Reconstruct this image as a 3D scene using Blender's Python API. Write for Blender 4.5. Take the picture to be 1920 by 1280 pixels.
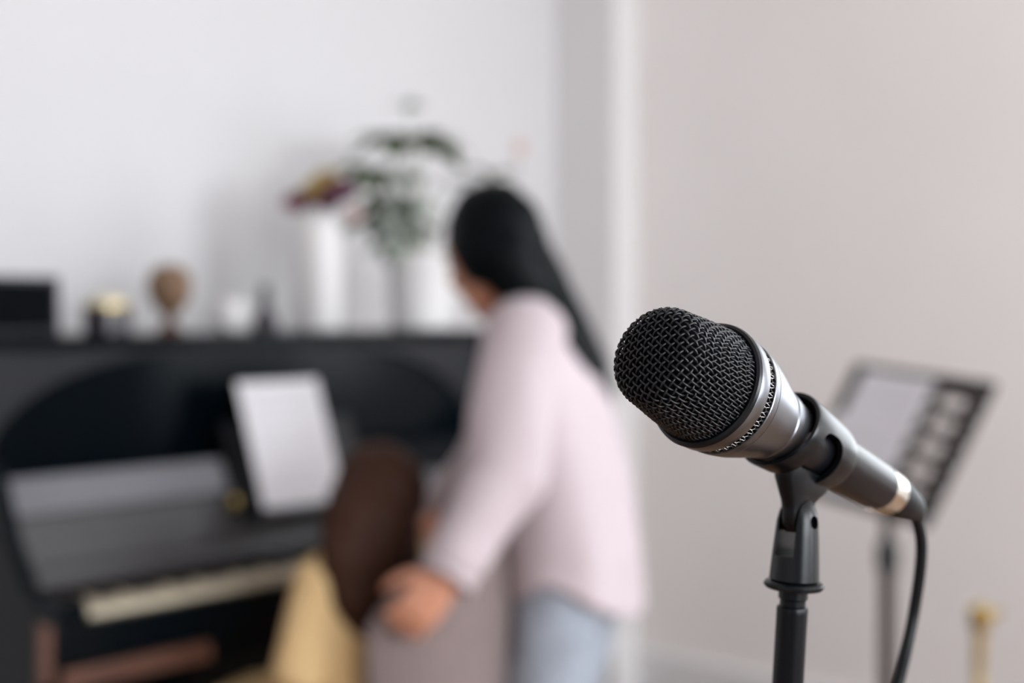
import bpy, math, random
import numpy as np
from mathutils import Vector, Matrix, noise

for o in list(bpy.data.objects):
    bpy.data.objects.remove(o, do_unlink=True)
scene = bpy.context.scene
COL = scene.collection
random.seed(7)

# ------------------------------------------------------------------ camera
FPX = 1920 * 50.0 / 36.0
PITCH = math.atan(65 / FPX)          # the lens looks a touch downwards
CAMH = 1.295
cam_d = bpy.data.cameras.new('camera')
cam_d.lens = 50; cam_d.sensor_width = 36; cam_d.sensor_fit = 'HORIZONTAL'
cam_d.clip_start = 0.02; cam_d.clip_end = 60
cam_d.dof.use_dof = True
cam_d.dof.focus_distance = 0.512
cam_d.dof.aperture_fstop = 4.7
cam = bpy.data.objects.new('camera', cam_d); COL.objects.link(cam)
cam.location = (0, 0, CAMH)
cam.rotation_euler = (math.pi / 2 - PITCH, 0, 0)
scene.camera = cam

def P(px, py, D):
    """world point seen at a photo pixel, D metres in front of the lens"""
    x = (px - 960) / FPX * D
    u = -(py - 640) / FPX * D
    return Vector((x, D * math.cos(PITCH) + u * math.sin(PITCH),
                   CAMH - D * math.sin(PITCH) + u * math.cos(PITCH)))

# ------------------------------------------------------------------ colour management, world
vs = scene.view_settings
vs.view_transform = 'Standard'; vs.look = 'None'; vs.gamma = 1; vs.use_curve_mapping = False
vs.exposure = 0.15
scene.cycles.use_denoising = True
scene.cycles.caustics_reflective = False
scene.cycles.caustics_refractive = False
scene.cycles.max_bounces = 10
scene.cycles.diffuse_bounces = 6
scene.cycles.sample_clamp_indirect = 6

world = bpy.data.worlds.new('daylight'); scene.world = world
world.use_nodes = True
bg = world.node_tree.nodes['Background']
bg.inputs[0].default_value = (0.80, 0.88, 1.0, 1); bg.inputs[1].default_value = 1.6

# ------------------------------------------------------------------ room frame: x along the piano, y into the wall
TH = math.radians(48)
K = Vector((-0.765, 2.55, 0))
S = Vector((math.cos(TH), math.sin(TH), 0)); W = Vector((-math.sin(TH), math.cos(TH), 0))
RM = Matrix.Translation(K) @ Matrix.Rotation(TH, 4, 'Z')
def L2W(s, w, z): return K + S * s + W * w + Vector((0, 0, z))
def s_at(px, w):
    k = (px - 960) / FPX
    return (k * (K.y + w * W.y) - K.x - w * W.x) / (S.x - k * S.y)
def depth_at(s, w): return (K + S * s + W * w).y

WALL_W = 0.84                          # back wall
DUCT_S = s_at(1042, WALL_W)
q = lambda p: s_at(1150, WALL_W - p) - DUCT_S
lo, hi = 0.0, 1.0
for _ in range(40):
    m = (lo + hi) / 2
    if q(m) > 0: lo = m
    else: hi = m
DUCT_P = lo
RIGHT_S = s_at(1195, WALL_W - DUCT_P)
FRONT_W = -5.6; LEFT_S = -5.0; CEIL = 2.8

# window daylight
def area(name, loc, size, power, color, target):
    d = bpy.data.lights.new(name, 'AREA'); d.shape = 'RECTANGLE'; d.size, d.size_y = size
    d.energy = power; d.color = color
    o = bpy.data.objects.new(name, d); COL.objects.link(o)
    o.location = loc
    o.rotation_euler = (Vector(target) - Vector(loc)).to_track_quat('-Z', 'Y').to_euler()
    return o
WINS = [(-2.4, -0.4), (0.0, 2.0)]
WZ = (0.95, 2.6)
SIDE_WIN = (-3.3, -1.3)                # third window, in the right wall
LIGHT_POWER = 108; SIDE_POWER = 34
for i, (a, b) in enumerate(WINS):
    c = L2W((a + b) / 2, FRONT_W + 0.02, sum(WZ) / 2)
    area('window_daylight', c, (b - a - 0.1, WZ[1] - WZ[0] - 0.1), LIGHT_POWER, (0.93, 0.975, 1.0), c + W)

c = L2W(RIGHT_S - 0.02, sum(SIDE_WIN) / 2, sum(WZ) / 2)
area('window_daylight', c, (SIDE_WIN[1] - SIDE_WIN[0] - 0.1, WZ[1] - WZ[0] - 0.1), SIDE_POWER, (0.93, 0.975, 1.0), c - S)

# ------------------------------------------------------------------ materials
def mat(name, col, rough=0.5, metal=0.0, coat=0.0, var=0.0, scale=20, bump=0.0, bscale=200, spec=0.5,
        sheen=0.0, sub=0.0, stretch=None, coat_rough=0.03, trans=0.0, col2=None):
    m = bpy.data.materials.new(name); m.use_nodes = True
    nt = m.node_tree; b = nt.nodes['Principled BSDF']
    b.inputs['Base Color'].default_value = (*col, 1)
    b.inputs['Roughness'].default_value = rough
    b.inputs['Metallic'].default_value = metal
    b.inputs['Coat Weight'].default_value = coat
    b.inputs['Coat Roughness'].default_value = coat_rough
    b.inputs['Specular IOR Level'].default_value = spec
    b.inputs['Sheen Weight'].default_value = sheen
    b.inputs['Transmission Weight'].default_value = trans
    if sub:
        b.inputs['Subsurface Weight'].default_value = sub
        b.inputs['Subsurface Radius'].default_value = (0.012, 0.005, 0.003)
    tc = nt.nodes.new('ShaderNodeTexCoord')
    src = tc.outputs['Object']
    if stretch:
        mp = nt.nodes.new('ShaderNodeMapping'); mp.inputs['Scale'].default_value = stretch
        nt.links.new(src, mp.inputs['Vector']); src = mp.outputs['Vector']
    if var or col2:
        n = nt.nodes.new('ShaderNodeTexNoise'); n.inputs['Scale'].default_value = scale
        n.inputs['Detail'].default_value = 5
        nt.links.new(src, n.inputs['Vector'])
        r = nt.nodes.new('ShaderNodeValToRGB')
        c2 = col2 if col2 else tuple(min(1, c * (1 + var)) for c in col)
        c1 = col if col2 else tuple(c * (1 - var) for c in col)
        r.color_ramp.elements[0].color = (*c1, 1); r.color_ramp.elements[0].position = 0.35
        r.color_ramp.elements[1].color = (*c2, 1); r.color_ramp.elements[1].position = 0.65
        nt.links.new(n.outputs['Fac'], r.inputs['Fac'])
        nt.links.new(r.outputs['Color'], b.inputs['Base Color'])
    if bump:
        n = nt.nodes.new('ShaderNodeTexNoise'); n.inputs['Scale'].default_value = bscale
        n.inputs['Detail'].default_value = 3
        nt.links.new(src, n.inputs['Vector'])
        bp = nt.nodes.new('ShaderNodeBump'); bp.inputs['Strength'].default_value = bump
        bp.inputs['Distance'].default_value = 0.002
        nt.links.new(n.outputs['Fac'], bp.inputs['Height'])
        nt.links.new(bp.outputs['Normal'], b.inputs['Normal'])
    return m

M = {}
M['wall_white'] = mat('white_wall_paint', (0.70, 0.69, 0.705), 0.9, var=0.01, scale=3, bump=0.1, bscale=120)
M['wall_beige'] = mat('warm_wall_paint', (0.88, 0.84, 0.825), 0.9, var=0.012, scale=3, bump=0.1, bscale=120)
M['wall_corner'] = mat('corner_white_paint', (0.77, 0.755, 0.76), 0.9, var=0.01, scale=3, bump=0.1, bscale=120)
M['wall_taupe'] = mat('taupe_wall_paint', (0.30, 0.275, 0.26), 0.9, var=0.02, scale=3, bump=0.1, bscale=120)
M['ceiling'] = mat('ceiling_paint', (0.8, 0.79, 0.79), 0.95, var=0.01, scale=3)
M['trim'] = mat('white_trim_paint', (0.80, 0.79, 0.80), 0.45, var=0.01, scale=5)
M['floor'] = mat('oak_floor', (0.15, 0.075, 0.035), 0.4, scale=4, col2=(0.21, 0.115, 0.06), stretch=(1, 8, 1), bump=0.1, bscale=30)
M['piano'] = mat('polished_black_lacquer', (0.0015, 0.0035, 0.0055), 0.2, coat=0.0, var=0.05, scale=6, spec=0.11)
M['piano_satin'] = mat('satin_black_lacquer', (0.007, 0.008, 0.011), 0.45, var=0.06, scale=9, spec=0.3)
M['piano_reflection'] = mat('reflection_grey_lacquer', (0.055, 0.053, 0.057), 0.45, var=0.06, scale=6, spec=0.5)  # black lacquer with a grey base standing in for its reflections
M['piano_leaf_reflection'] = mat('bright_reflection_lacquer', (0.15, 0.15, 0.17), 0.4, var=0.08, scale=5, spec=0.6)  # grey base paints the bright reflection on the left leaf
M['wood_and_reflection'] = mat('brown_wood_and_floor_reflection', (0.105, 0.042, 0.026), 0.45, var=0.25, scale=10, stretch=(1, 12, 12))  # ornament foot wood, also the painted floor reflection on the case
M['ivory'] = mat('ivory_key', (0.72, 0.63, 0.48), 0.3, var=0.02, scale=12)
M['ebony'] = mat('ebony_key', (0.008, 0.009, 0.011), 0.3, var=0.1, scale=40)
M['felt'] = mat('key_felt', (0.02, 0.01, 0.012), 0.95, var=0.1, scale=200)
M['brass'] = mat('brass', (0.60, 0.43, 0.15), 0.32, metal=1.0, var=0.06, scale=20)
M['paper'] = mat('paper', (0.83, 0.82, 0.86), 0.8, var=0.012, scale=6, bump=0.05)
M['ink'] = mat('printed_ink', (0.66, 0.65, 0.69), 0.8, var=0.1, scale=60)
M['black_plastic'] = mat('black_plastic', (0.003, 0.004, 0.006), 0.29, var=0.1, scale=60, bump=0.015, bscale=900, spec=0.33)
M['black_grille'] = mat('black_enamel_wire', (0.010, 0.011, 0.014), 0.36, var=0.15, scale=300, spec=0.5)
M['foam'] = mat('black_foam', (0.003, 0.004, 0.005), 1.0, var=0.2, scale=400, bump=0.5, bscale=900, spec=0.1)
M['mic_silver'] = mat('satin_grey_metal', (0.20, 0.205, 0.225), 0.34, metal=1.0, var=0.03, scale=60, bump=0.02, bscale=1500)
M['mic_body'] = mat('dark_satin_metal', (0.006, 0.0065, 0.009), 0.28, metal=0.0, var=0.04, scale=60, bump=0.01, bscale=1500, spec=0.38)
M['steel'] = mat('brushed_steel_wire', (0.48, 0.47, 0.47), 0.3, metal=1.0, var=0.1, scale=200)
M['nickel'] = mat('nickel_plated_metal', (0.78, 0.76, 0.70), 0.22, metal=1.0, var=0.03, scale=80)
M['rubber'] = mat('black_rubber', (0.003, 0.004, 0.006), 0.5, var=0.1, scale=60, bump=0.05, bscale=400, spec=0.28)
M['stand'] = mat('black_powder_coat', (0.003, 0.004, 0.006), 0.34, var=0.08, scale=80, bump=0.02, bscale=900, spec=0.22)
M['stand_brown'] = mat('bronze_brown_powder_coat', (0.034, 0.023, 0.020), 0.6, var=0.1, scale=40, spec=0.25)
M['skin'] = mat('skin', (0.66, 0.31, 0.20), 0.5, var=0.06, scale=18, sub=0.15, bump=0.05, bscale=300)
M['skin_child'] = mat('child_skin', (0.66, 0.34, 0.23), 0.5, var=0.05, scale=18, sub=0.15, bump=0.05, bscale=300)
M['hair_black'] = mat('black_hair', (0.0012, 0.0025, 0.0035), 0.5, var=0.3, scale=60, stretch=(6, 6, 0.5), bump=0.35, bscale=90, spec=0.08)
M['hair_brown'] = mat('brown_hair', (0.030, 0.012, 0.007), 0.55, scale=40, col2=(0.055, 0.023, 0.014), stretch=(6, 6, 0.4), bump=0.5, bscale=70, spec=0.12)
M['shirt'] = mat('pale_pink_cotton', (0.535, 0.455, 0.485), 0.85, var=0.015, scale=9, bump=0.1, bscale=500, sheen=0.1)
M['jeans'] = mat('washed_light_denim', (0.36, 0.40, 0.47), 0.9, var=0.12, scale=30, bump=0.2, bscale=900)
M['dress'] = mat('yellow_cotton', (0.72, 0.50, 0.25), 0.85, var=0.05, scale=14, bump=0.1, bscale=500)
M['chair_fabric'] = mat('mauve_grey_upholstery', (0.225, 0.175, 0.170), 0.95, var=0.06, scale=60, bump=0.3, bscale=700, sheen=0.2)
M['chair_leg'] = mat('dark_brown_wood', (0.06, 0.03, 0.02), 0.5, var=0.25, scale=12, stretch=(6, 6, 1))
M['shoe'] = mat('white_leather', (0.7, 0.69, 0.68), 0.5, var=0.03, scale=20)
M['eye'] = mat('eye', (0.05, 0.03, 0.02), 0.1, var=0.1, scale=40)
M['lip'] = mat('lip', (0.5, 0.16, 0.14), 0.5, var=0.05, scale=60)
M['ceramic'] = mat('white_ceramic', (0.78, 0.765, 0.77), 0.35, var=0.012, scale=8)
M['box'] = mat('black_painted_box', (0.010, 0.013, 0.019), 0.5, var=0.1, scale=12)
M['cream_wax'] = mat('cream_wax', (0.75, 0.68, 0.50), 0.5, var=0.04, scale=20)
M['carved'] = mat('carved_brown_wood', (0.16, 0.095, 0.055), 0.6, col2=(0.30, 0.18, 0.11), scale=7, bump=0.3, bscale=60)
M['plum_glass'] = mat('plum_black_glass', (0.018, 0.012, 0.022), 0.2, coat=0.4, var=0.1, scale=20)
M['leaf'] = mat('green_leaf', (0.06, 0.095, 0.035), 0.5, col2=(0.10, 0.14, 0.06), scale=9)
M['leaf_pale'] = mat('grey_green_leaf', (0.24, 0.29, 0.24), 0.6, col2=(0.33, 0.37, 0.32), scale=9)
M['stem'] = mat('green_stem', (0.16, 0.20, 0.10), 0.6, var=0.1, scale=20)
M['soil'] = mat('potting_soil', (0.03, 0.02, 0.015), 1, var=0.3, scale=90)
M['burgundy'] = mat('burgundy_petal', (0.24, 0.03, 0.075), 0.7, var=0.25, scale=30)
M['purple'] = mat('purple_petal', (0.16, 0.055, 0.10), 0.7, var=0.25, scale=30)
M['ochre'] = mat('ochre_petal', (0.42, 0.30, 0.09), 0.7, var=0.2, scale=30)
M['pinkp'] = mat('blush_petal', (0.70, 0.47, 0.44), 0.7, var=0.08, scale=30)
glass = bpy.data.materials.new('window_glass'); glass.use_nodes = True
nt = glass.node_tree; nt.nodes.clear()
out = nt.nodes.new('ShaderNodeOutputMaterial'); mx = nt.nodes.new('ShaderNodeMixShader')
tr = nt.nodes.new('ShaderNodeBsdfTransparent'); gl = nt.nodes.new('ShaderNodeBsdfGlossy')
gl.inputs['Roughness'].default_value = 0.02; mx.inputs[0].default_value = 0.06
nt.links.new(tr.outputs[0], mx.inputs[1]); nt.links.new(gl.outputs[0], mx.inputs[2]); nt.links.new(mx.outputs[0], out.inputs[0])
M['glass'] = glass

# ------------------------------------------------------------------ mesh helpers
class MB:
    def __init__(s): s.v = []; s.f = []
    def add(s, v, f):
        o = len(s.v); s.v += [Vector(x) for x in v]; s.f += [tuple(i + o for i in q) for q in f]; return s
    def box(s, lo, hi):
        (a, b, c), (d, e, f) = lo, hi
        v = [(a, b, c), (d, b, c), (d, e, c), (a, e, c), (a, b, f), (d, b, f), (d, e, f), (a, e, f)]
        return s.add(v, [(3, 2, 1, 0), (4, 5, 6, 7), (0, 1, 5, 4), (1, 2, 6, 5), (2, 3, 7, 6), (3, 0, 4, 7)])
    def prism(s, poly, d, off):
        """poly: list of 3d points (planar), extruded by vector off"""
        n = len(poly); off = Vector(off)
        v = [Vector(p) for p in poly] + [Vector(p) + off for p in poly]
        f = [tuple(range(n)), tuple(reversed(range(n, 2 * n)))]
        f += [((i + 1) % n, i, n + i, n + (i + 1) % n) for i in range(n)]
        if d < 0: f = [tuple(reversed(q)) for q in f]
        return s.add(v, f)
    def lathe(s, prof, org=(0, 0, 0), axis=(0, 0, 1), seg=32, closed=False, arc=None):
        org = Vector(org); ax = Vector(axis).normalized()
        u = ax.orthogonal().normalized(); w = ax.cross(u)
        v = []; f = []; n = len(prof)
        for r, h in prof:
            for k in range(seg):
                a = 2 * math.pi * k / seg
                v.append(org + ax * h + (u * math.cos(a) + w * math.sin(a)) * max(r, 1e-6))
        for i in range(n if closed else n - 1):
            j = (i + 1) % n
            for k in range(seg):
                l = (k + 1) % seg
                f.append((i * seg + k, i * seg + l, j * seg + l, j * seg + k))
        if not closed:
            if prof[0][0] > 1e-5: f.append(tuple(reversed(range(seg))))
            if prof[-1][0] > 1e-5: f.append(tuple(range((n - 1) * seg, n * seg)))
        return s.add(v, f)
    def tube(s, pts, rad, seg=10, caps=True):
        pts = [Vector(p) for p in pts]; n = len(pts)
        if not hasattr(rad, '__len__'): rad = [rad] * n
        t0 = (pts[1] - pts[0]).normalized(); u = t0.orthogonal().normalized()
        v = []; f = []
        for i in range(n):
            t = (pts[min(i + 1, n - 1)] - pts[max(i - 1, 0)]).normalized()
            u = (u - t * u.dot(t)).normalized(); w = t.cross(u)
            for k in range(seg):
                a = 2 * math.pi * k / seg
                v.append(pts[i] + (u * math.cos(a) + w * math.sin(a)) * rad[i])
        for i in range(n - 1):
            for k in range(seg):
                l = (k + 1) % seg
                f.append((i * seg + k, i * seg + l, (i + 1) * seg + l, (i + 1) * seg + k))
        if caps:
            f.append(tuple(reversed(range(seg)))); f.append(tuple(range((n - 1) * seg, n * seg)))
        return s.add(v, f)
    def loft(s, pts, ra, rb, side, seg=24, power=2.0, endoff=None):
        """elliptical sections along pts: half-width ra along `side`, rb across it"""
        pts = [Vector(p) for p in pts]; n = len(pts); side = Vector(side)
        v = []; f = []
        for i in range(n):
            t = (pts[min(i + 1, n - 1)] - pts[max(i - 1, 0)]).normalized()
            a = (side - t * side.dot(t)).normalized(); b = t.cross(a)
            for k in range(seg):
                g = 2 * math.pi * k / seg; c, d = math.cos(g), math.sin(g)
                c = math.copysign(abs(c) ** (2 / power), c); d = math.copysign(abs(d) ** (2 / power), d)
                q = pts[i] + a * (c * ra[i]) + b * (d * rb[i])
                if endoff and i == n - 1: q = q + Vector((0, 0, endoff(g)))
                v.append(q)
        for i in range(n - 1):
            for k in range(seg):
                l = (k + 1) % seg
                f.append((i * seg + k, i * seg + l, (i + 1) * seg + l, (i + 1) * seg + k))
        v.append(pts[0]); c0 = len(v) - 1
        ce = sum((v[(n - 1) * seg + k] for k in range(seg)), Vector()) / seg
        v.append(ce); c1 = len(v) - 1
        for k in range(seg):
            l = (k + 1) % seg
            f.append((l, k, c0)); f.append(((n - 1) * seg + k, (n - 1) * seg + l, c1))
        return s.add(v, f)
    def ell(s, c, r, basis=None, nu=24, nv=16):
        c = Vector(c)
        if basis is None: basis = (Vector((1, 0, 0)), Vector((0, 1, 0)), Vector((0, 0, 1)))
        X, Y, Z = [Vector(q).normalized() for q in basis]
        v = []; f = []
        for i in range(1, nv):
            a = math.pi * i / nv
            for k in range(nu):
                b = 2 * math.pi * k / nu
                v.append(c + X * (r[0] * math.sin(a) * math.cos(b)) + Y * (r[1] * math.sin(a) * math.sin(b)) + Z * (r[2] * math.cos(a)))
        for i in range(nv - 2):
            for k in range(nu):
                l = (k + 1) % nu
                f.append((i * nu + k, (i + 1) * nu + k, (i + 1) * nu + l, i * nu + l))
        t = len(v); v += [c + Z * r[2], c - Z * r[2]]
        for k in range(nu):
            l = (k + 1) % nu
            f.append((k, l, t)); f.append(((nv - 2) * nu + l, (nv - 2) * nu + k, t + 1))
        return s.add(v, f)
    def mesh(s, name, off=Vector()):
        me = bpy.data.meshes.new(name)
        me.from_pydata([tuple(q - off) for q in s.v], [], s.f)
        import bmesh
        bm = bmesh.new(); bm.from_mesh(me); bmesh.ops.recalc_face_normals(bm, faces=bm.faces); bm.to_mesh(me); bm.free()
        return me
    def build(s, name, m, parent=None, smooth=True, bevel=0, angle=40, seg=2):
        off = Vector()
        if parent is not None and not parent.get('_local'):
            pp = parent
            while pp is not None: off = off + pp.location; pp = pp.parent
        me = s.mesh(name, off)
        return link(name, me, m, parent, smooth, bevel, angle, seg)

def link(name, me, m, parent=None, smooth=True, bevel=0, angle=40, seg=2):
    me.materials.clear(); me.materials.append(M[m] if isinstance(m, str) else m)
    if smooth:
        me.polygons.foreach_set('use_smooth', [True] * len(me.polygons))
        me.set_sharp_from_angle(angle=math.radians(angle))
    o = bpy.data.objects.new(name, me); COL.objects.link(o)
    if parent is not None: o.parent = parent
    if bevel:
        b = o.modifiers.new('bevel', 'BEVEL'); b.width = bevel; b.segments = seg; b.limit_method = 'ANGLE'
        b.harden_normals = False
    return o

def tag(o, label=None, cat=None, group=None, kind=None):
    if label: o['label'] = label
    if cat: o['category'] = cat
    if group: o['group'] = group
    if kind: o['kind'] = kind
    return o

def thing(name, label, cat, loc=(0, 0, 0), group=None, rotz=0.0):
    o = bpy.data.objects.new(name, None); COL.objects.link(o)
    o.empty_display_size = 0.05
    o.location = loc; o.rotation_euler = (0, 0, rotz)
    return tag(o, label, cat, group)

def evaluated(me, mods, keep=False):
    """apply modifiers to a mesh through a temporary object"""
    o = bpy.data.objects.new('tmp', me); COL.objects.link(o)
    for f in mods: f(o)
    dg = bpy.context.evaluated_depsgraph_get()
    r = bpy.data.meshes.new_from_object(o.evaluated_get(dg))
    bpy.data.objects.remove(o, do_unlink=True)
    return r

def remesh(mb, voxel, smooth=4, wob=0.0, wscale=8.0, wstretch=(1, 1, 1)):
    def a(o):
        d = o.modifiers.new('r', 'REMESH'); d.mode = 'VOXEL'; d.voxel_size = voxel; d.use_smooth_shade = True
    def b(o):
        d = o.modifiers.new('s', 'SMOOTH'); d.iterations = smooth; d.factor = 0.5
    me = evaluated(mb.mesh('t'), [a, b])
    if wob:
        n = len(me.vertices)
        co = np.empty(n * 3); me.vertices.foreach_get('co', co); co = co.reshape(-1, 3)
        nn = np.empty(n * 3); me.vertices.foreach_get('normal', nn); nn = nn.reshape(-1, 3)
        for i in range(n):
            q = co[i]
            d = noise.noise(Vector((q[0] * wscale * wstretch[0], q[1] * wscale * wstretch[1], q[2] * wscale * wstretch[2])))
            co[i] += nn[i] * d * wob
        me.vertices.foreach_set('co', co.ravel()); me.update()
    return me

def soft(name, me, m, parent):
    off = Vector(); pp = parent
    while pp is not None: off = off + pp.location; pp = pp.parent
    me.transform(Matrix.Translation(-off))
    return link(name, me, m, parent, True, angle=180)

# ------------------------------------------------------------------ the room
def struct(name, mb, m, parent=None, bevel=0):
    me = mb.mesh(name)
    o = link(name, me, m, parent, True, bevel)
    if parent is None:
        o.location = K; o.rotation_euler = (0, 0, TH); o['kind'] = 'structure'
    return o
T = 0.12
struct('floor', MB().box((LEFT_S - T, FRONT_W - T, -0.1), (RIGHT_S + T, WALL_W + T, 0)), 'floor')
struct('ceiling', MB().box((LEFT_S - T, FRONT_W - T, CEIL), (RIGHT_S + T, WALL_W + T, CEIL + 0.1)), 'ceiling')
struct('wall_back', MB().box((LEFT_S - T, WALL_W, 0), (RIGHT_S + T, WALL_W + T, CEIL)), 'wall_white')
struct('wall_right', MB().box((RIGHT_S, FRONT_W, 0), (RIGHT_S + T, SIDE_WIN[0], CEIL)).box((RIGHT_S, SIDE_WIN[1], 0), (RIGHT_S + T, WALL_W, CEIL))
       .box((RIGHT_S, SIDE_WIN[0], 0), (RIGHT_S + T, SIDE_WIN[1], WZ[0])).box((RIGHT_S, SIDE_WIN[0], WZ[1]), (RIGHT_S + T, SIDE_WIN[1], CEIL)), 'wall_beige')
struct('wall_corner', MB().box((DUCT_S, WALL_W - DUCT_P, 0), (RIGHT_S, WALL_W, CEIL)), 'wall_corner')
struct('wall_left', MB().box((LEFT_S - T, FRONT_W, 0), (LEFT_S, WALL_W, CEIL)), 'wall_white')
fw = MB()
xs = [LEFT_S - T, WINS[0][0], WINS[0][1], WINS[1][0], WINS[1][1], RIGHT_S + T]
for i in range(5):
    if i % 2 == 0: fw.box((xs[i], FRONT_W - T, 0), (xs[i + 1], FRONT_W, CEIL))
    else:
        fw.box((xs[i], FRONT_W - T, 0), (xs[i + 1], FRONT_W, WZ[0])); fw.box((xs[i], FRONT_W - T, WZ[1]), (xs[i + 1], FRONT_W, CEIL))
struct('wall_front', fw, 'wall_taupe')
for i, (a, b) in enumerate(WINS):
    fr = MB(); e = 0.05; y0, y1 = FRONT_W - 0.09, FRONT_W - 0.04
    fr.box((a, y0, WZ[0]), (a + e, y1, WZ[1])).box((b - e, y0, WZ[0]), (b, y1, WZ[1]))
    fr.box((a + e, y0, WZ[0]), (b - e, y1, WZ[0] + e)).box((a + e, y0, WZ[1] - e), (b - e, y1, WZ[1]))
    mid = (a + b) / 2; fr.box((mid - .025, y0, WZ[0] + e), (mid + .025, y1, WZ[1] - e))
    wo = struct('window_%d' % (i + 1), fr, 'trim')
    for c, d in ((a + e, mid - .025), (mid + .025, b - e)):
        struct('pane', MB().box((c, y0 + .02, WZ[0] + e), (d, y0 + .026, WZ[1] - e)), 'glass', wo)
    struct('window_sill', MB().box((a - .04, FRONT_W - .04, WZ[0] - .03), (b + .04, FRONT_W + .1, WZ[0])), 'trim', wo, 0.004)
fr = MB(); a, b = SIDE_WIN; x0, x1 = RIGHT_S + .04, RIGHT_S + .09; e = .05; mid = (a + b) / 2
fr.box((x0, a, WZ[0]), (x1, a + e, WZ[1])).box((x0, b - e, WZ[0]), (x1, b, WZ[1])).box((x0, a + e, WZ[0]), (x1, b - e, WZ[0] + e))
fr.box((x0, a + e, WZ[1] - e), (x1, b - e, WZ[1])).box((x0, mid - .025, WZ[0] + e), (x1, mid + .025, WZ[1] - e))
wo = struct('window_3', fr, 'trim')
for c, d in ((a + e, mid - .025), (mid + .025, b - e)):
    struct('pane', MB().box((x0 + .02, c, WZ[0] + e), (x0 + .026, d, WZ[1] - e)), 'glass', wo)
struct('window_sill', MB().box((RIGHT_S - .1, a - .04, WZ[0] - .03), (RIGHT_S + .04, b + .04, WZ[0])), 'trim', wo, 0.004)
BH = 0.15
struct('baseboard_back', MB().box((LEFT_S, WALL_W - .018, 0), (DUCT_S, WALL_W, BH)), 'trim', bevel=0.004)
struct('baseboard_right', MB().box((RIGHT_S - .018, FRONT_W, 0), (RIGHT_S, WALL_W - DUCT_P, BH)), 'trim', bevel=0.004)
struct('baseboard_corner', MB().box((DUCT_S - .018, WALL_W - DUCT_P - .018, 0), (RIGHT_S - .018, WALL_W - DUCT_P, BH))
       .box((DUCT_S - .018, WALL_W - DUCT_P, 0), (DUCT_S, WALL_W - .018, BH)), 'trim')

# ------------------------------------------------------------------ the piano (local frame: x along keys, y into wall)
piano = thing('upright_piano', 'black polished upright piano with open keyboard against the white wall', 'piano', K, rotz=TH)
piano['_local'] = 1
def pp(name, mb, m='piano', bevel=0.004, parent=None):
    pr = parent or piano
    o = link(name, mb.mesh(name), m, pr, True, bevel)
    o['_local'] = 1
    return o
SA, SB = -0.115, 1.345
prof = [(.62, 0), (.62, 1.213), (.265, 1.213), (.255, 1.06), (.13, 1.01), (.07, .88), (.01, .80), (-.035, .78), (-.045, .75), (-.045, .62), (.0, .595), (.20, .55), (.22, .1), (.20, .0)]
for a in (SA, SB - .03):
    pp('side_panel', MB().prism([(a, y, z) for y, z in prof], 1, (.03, 0, 0)))
pp('top_lid', MB().box((SA - .015, .24, 1.214), (SB + .015, .64, 1.238)), bevel=.006)
pp('back_panel', MB().box((SA + .03, .59, .05), (SB - .03, .615, 1.212)), 'piano_satin')
pp('upper_panel', MB().box((SA + .03, .285, .80), (SB - .03, .305, 1.213)), 'piano')
# lighter spandrels shaped as an arched reflection in the upper panel
for sg in (0, 1):
    pts = [(-.085, .99), (-.085, 1.213), (.42, 1.213)]
    for k in range(17):
        g = math.radians(90 + 90 * k / 16)
        pts.append((.42 + .47 * math.cos(g), .985 + .215 * math.sin(g)))
    if sg: pts = [(1.23 - x, z) for x, z in pts]
    pp('arch_reflection', MB().prism([(x, .272, z) for x, z in pts], 1, (0, .012, 0)), 'piano_satin', .003)
pp('key_bed', MB().box((SA + .03, -.02, .605), (SB - .03, .30, .685)))
pp('key_slip', MB().box((SA + .03, -.04, .662), (SB - .03, -.012, .740)))
for a, b in ((SA + .03, -.003), (1.225, SB - .03)):
    pp('cheek_block', MB().box((a, -.012, .686), (b, .15, .768)), bevel=.01)
# brown strips painting the wood floor's reflection on the key front and arm
pp('floor_reflection_strip', MB().box((-.075, -.044, .622), (.24, -.018, .657)), 'wood_and_reflection')
pp('arm_reflection_strip', MB().prism([(-.118, y, z) for y, z in [(-.047, .64), (-.047, .745), (-.03, .755), (-.03, .63)]], 1, (.022, 0, 0)), 'wood_and_reflection', .002)
# fallboard, its folded leaf and the music desk
def slab(s0, s1, y0, z0, y1, z1, t):
    d = Vector((0, y1 - y0, z1 - z0)).normalized(); n = Vector((0, d.z, -d.y)) * t
    a = [(s0, y0, z0), (s0, y1, z1), (s0, y1 + n.y, z1 + n.z), (s0, y0 + n.y, z0 + n.z)]
    return MB().prism(a, 1, (s1 - s0, 0, 0))
fb = pp('fallboard', slab(SA + .032, SB - .032, .150, .806, .178, .906, .014), 'piano_reflection')
pp('fallboard_leaf', slab(SA + .032, .44, .160, .908, .196, .975, .012), 'piano_leaf_reflection', parent=fb)  # bright reflection painted as grey on this left part only
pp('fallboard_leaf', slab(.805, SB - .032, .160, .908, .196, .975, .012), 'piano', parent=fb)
pp('hinge_rail', slab(SA + .032, SB - .032, .142, .770, .150, .804, .012), 'piano_reflection')
md = pp('music_desk', slab(.445, .80, .115, .86, .20, 1.05, .012), 'piano_satin')
pp('ledge', MB().box((.435, .06, .854), (.81, .125, .871)), 'piano', .003, md)
pp('lock_knob', MB().lathe([(.002, -.012), (.011, -.01), (.013, 0), (.011, .008), (.0, .01)], (.42, .13, .89), (0, -1, 0), 16), 'brass', 0, md)
pp('felt_strip', MB().box((0, .148, .73), (1.222, .156, .770)), 'felt', 0)
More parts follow.
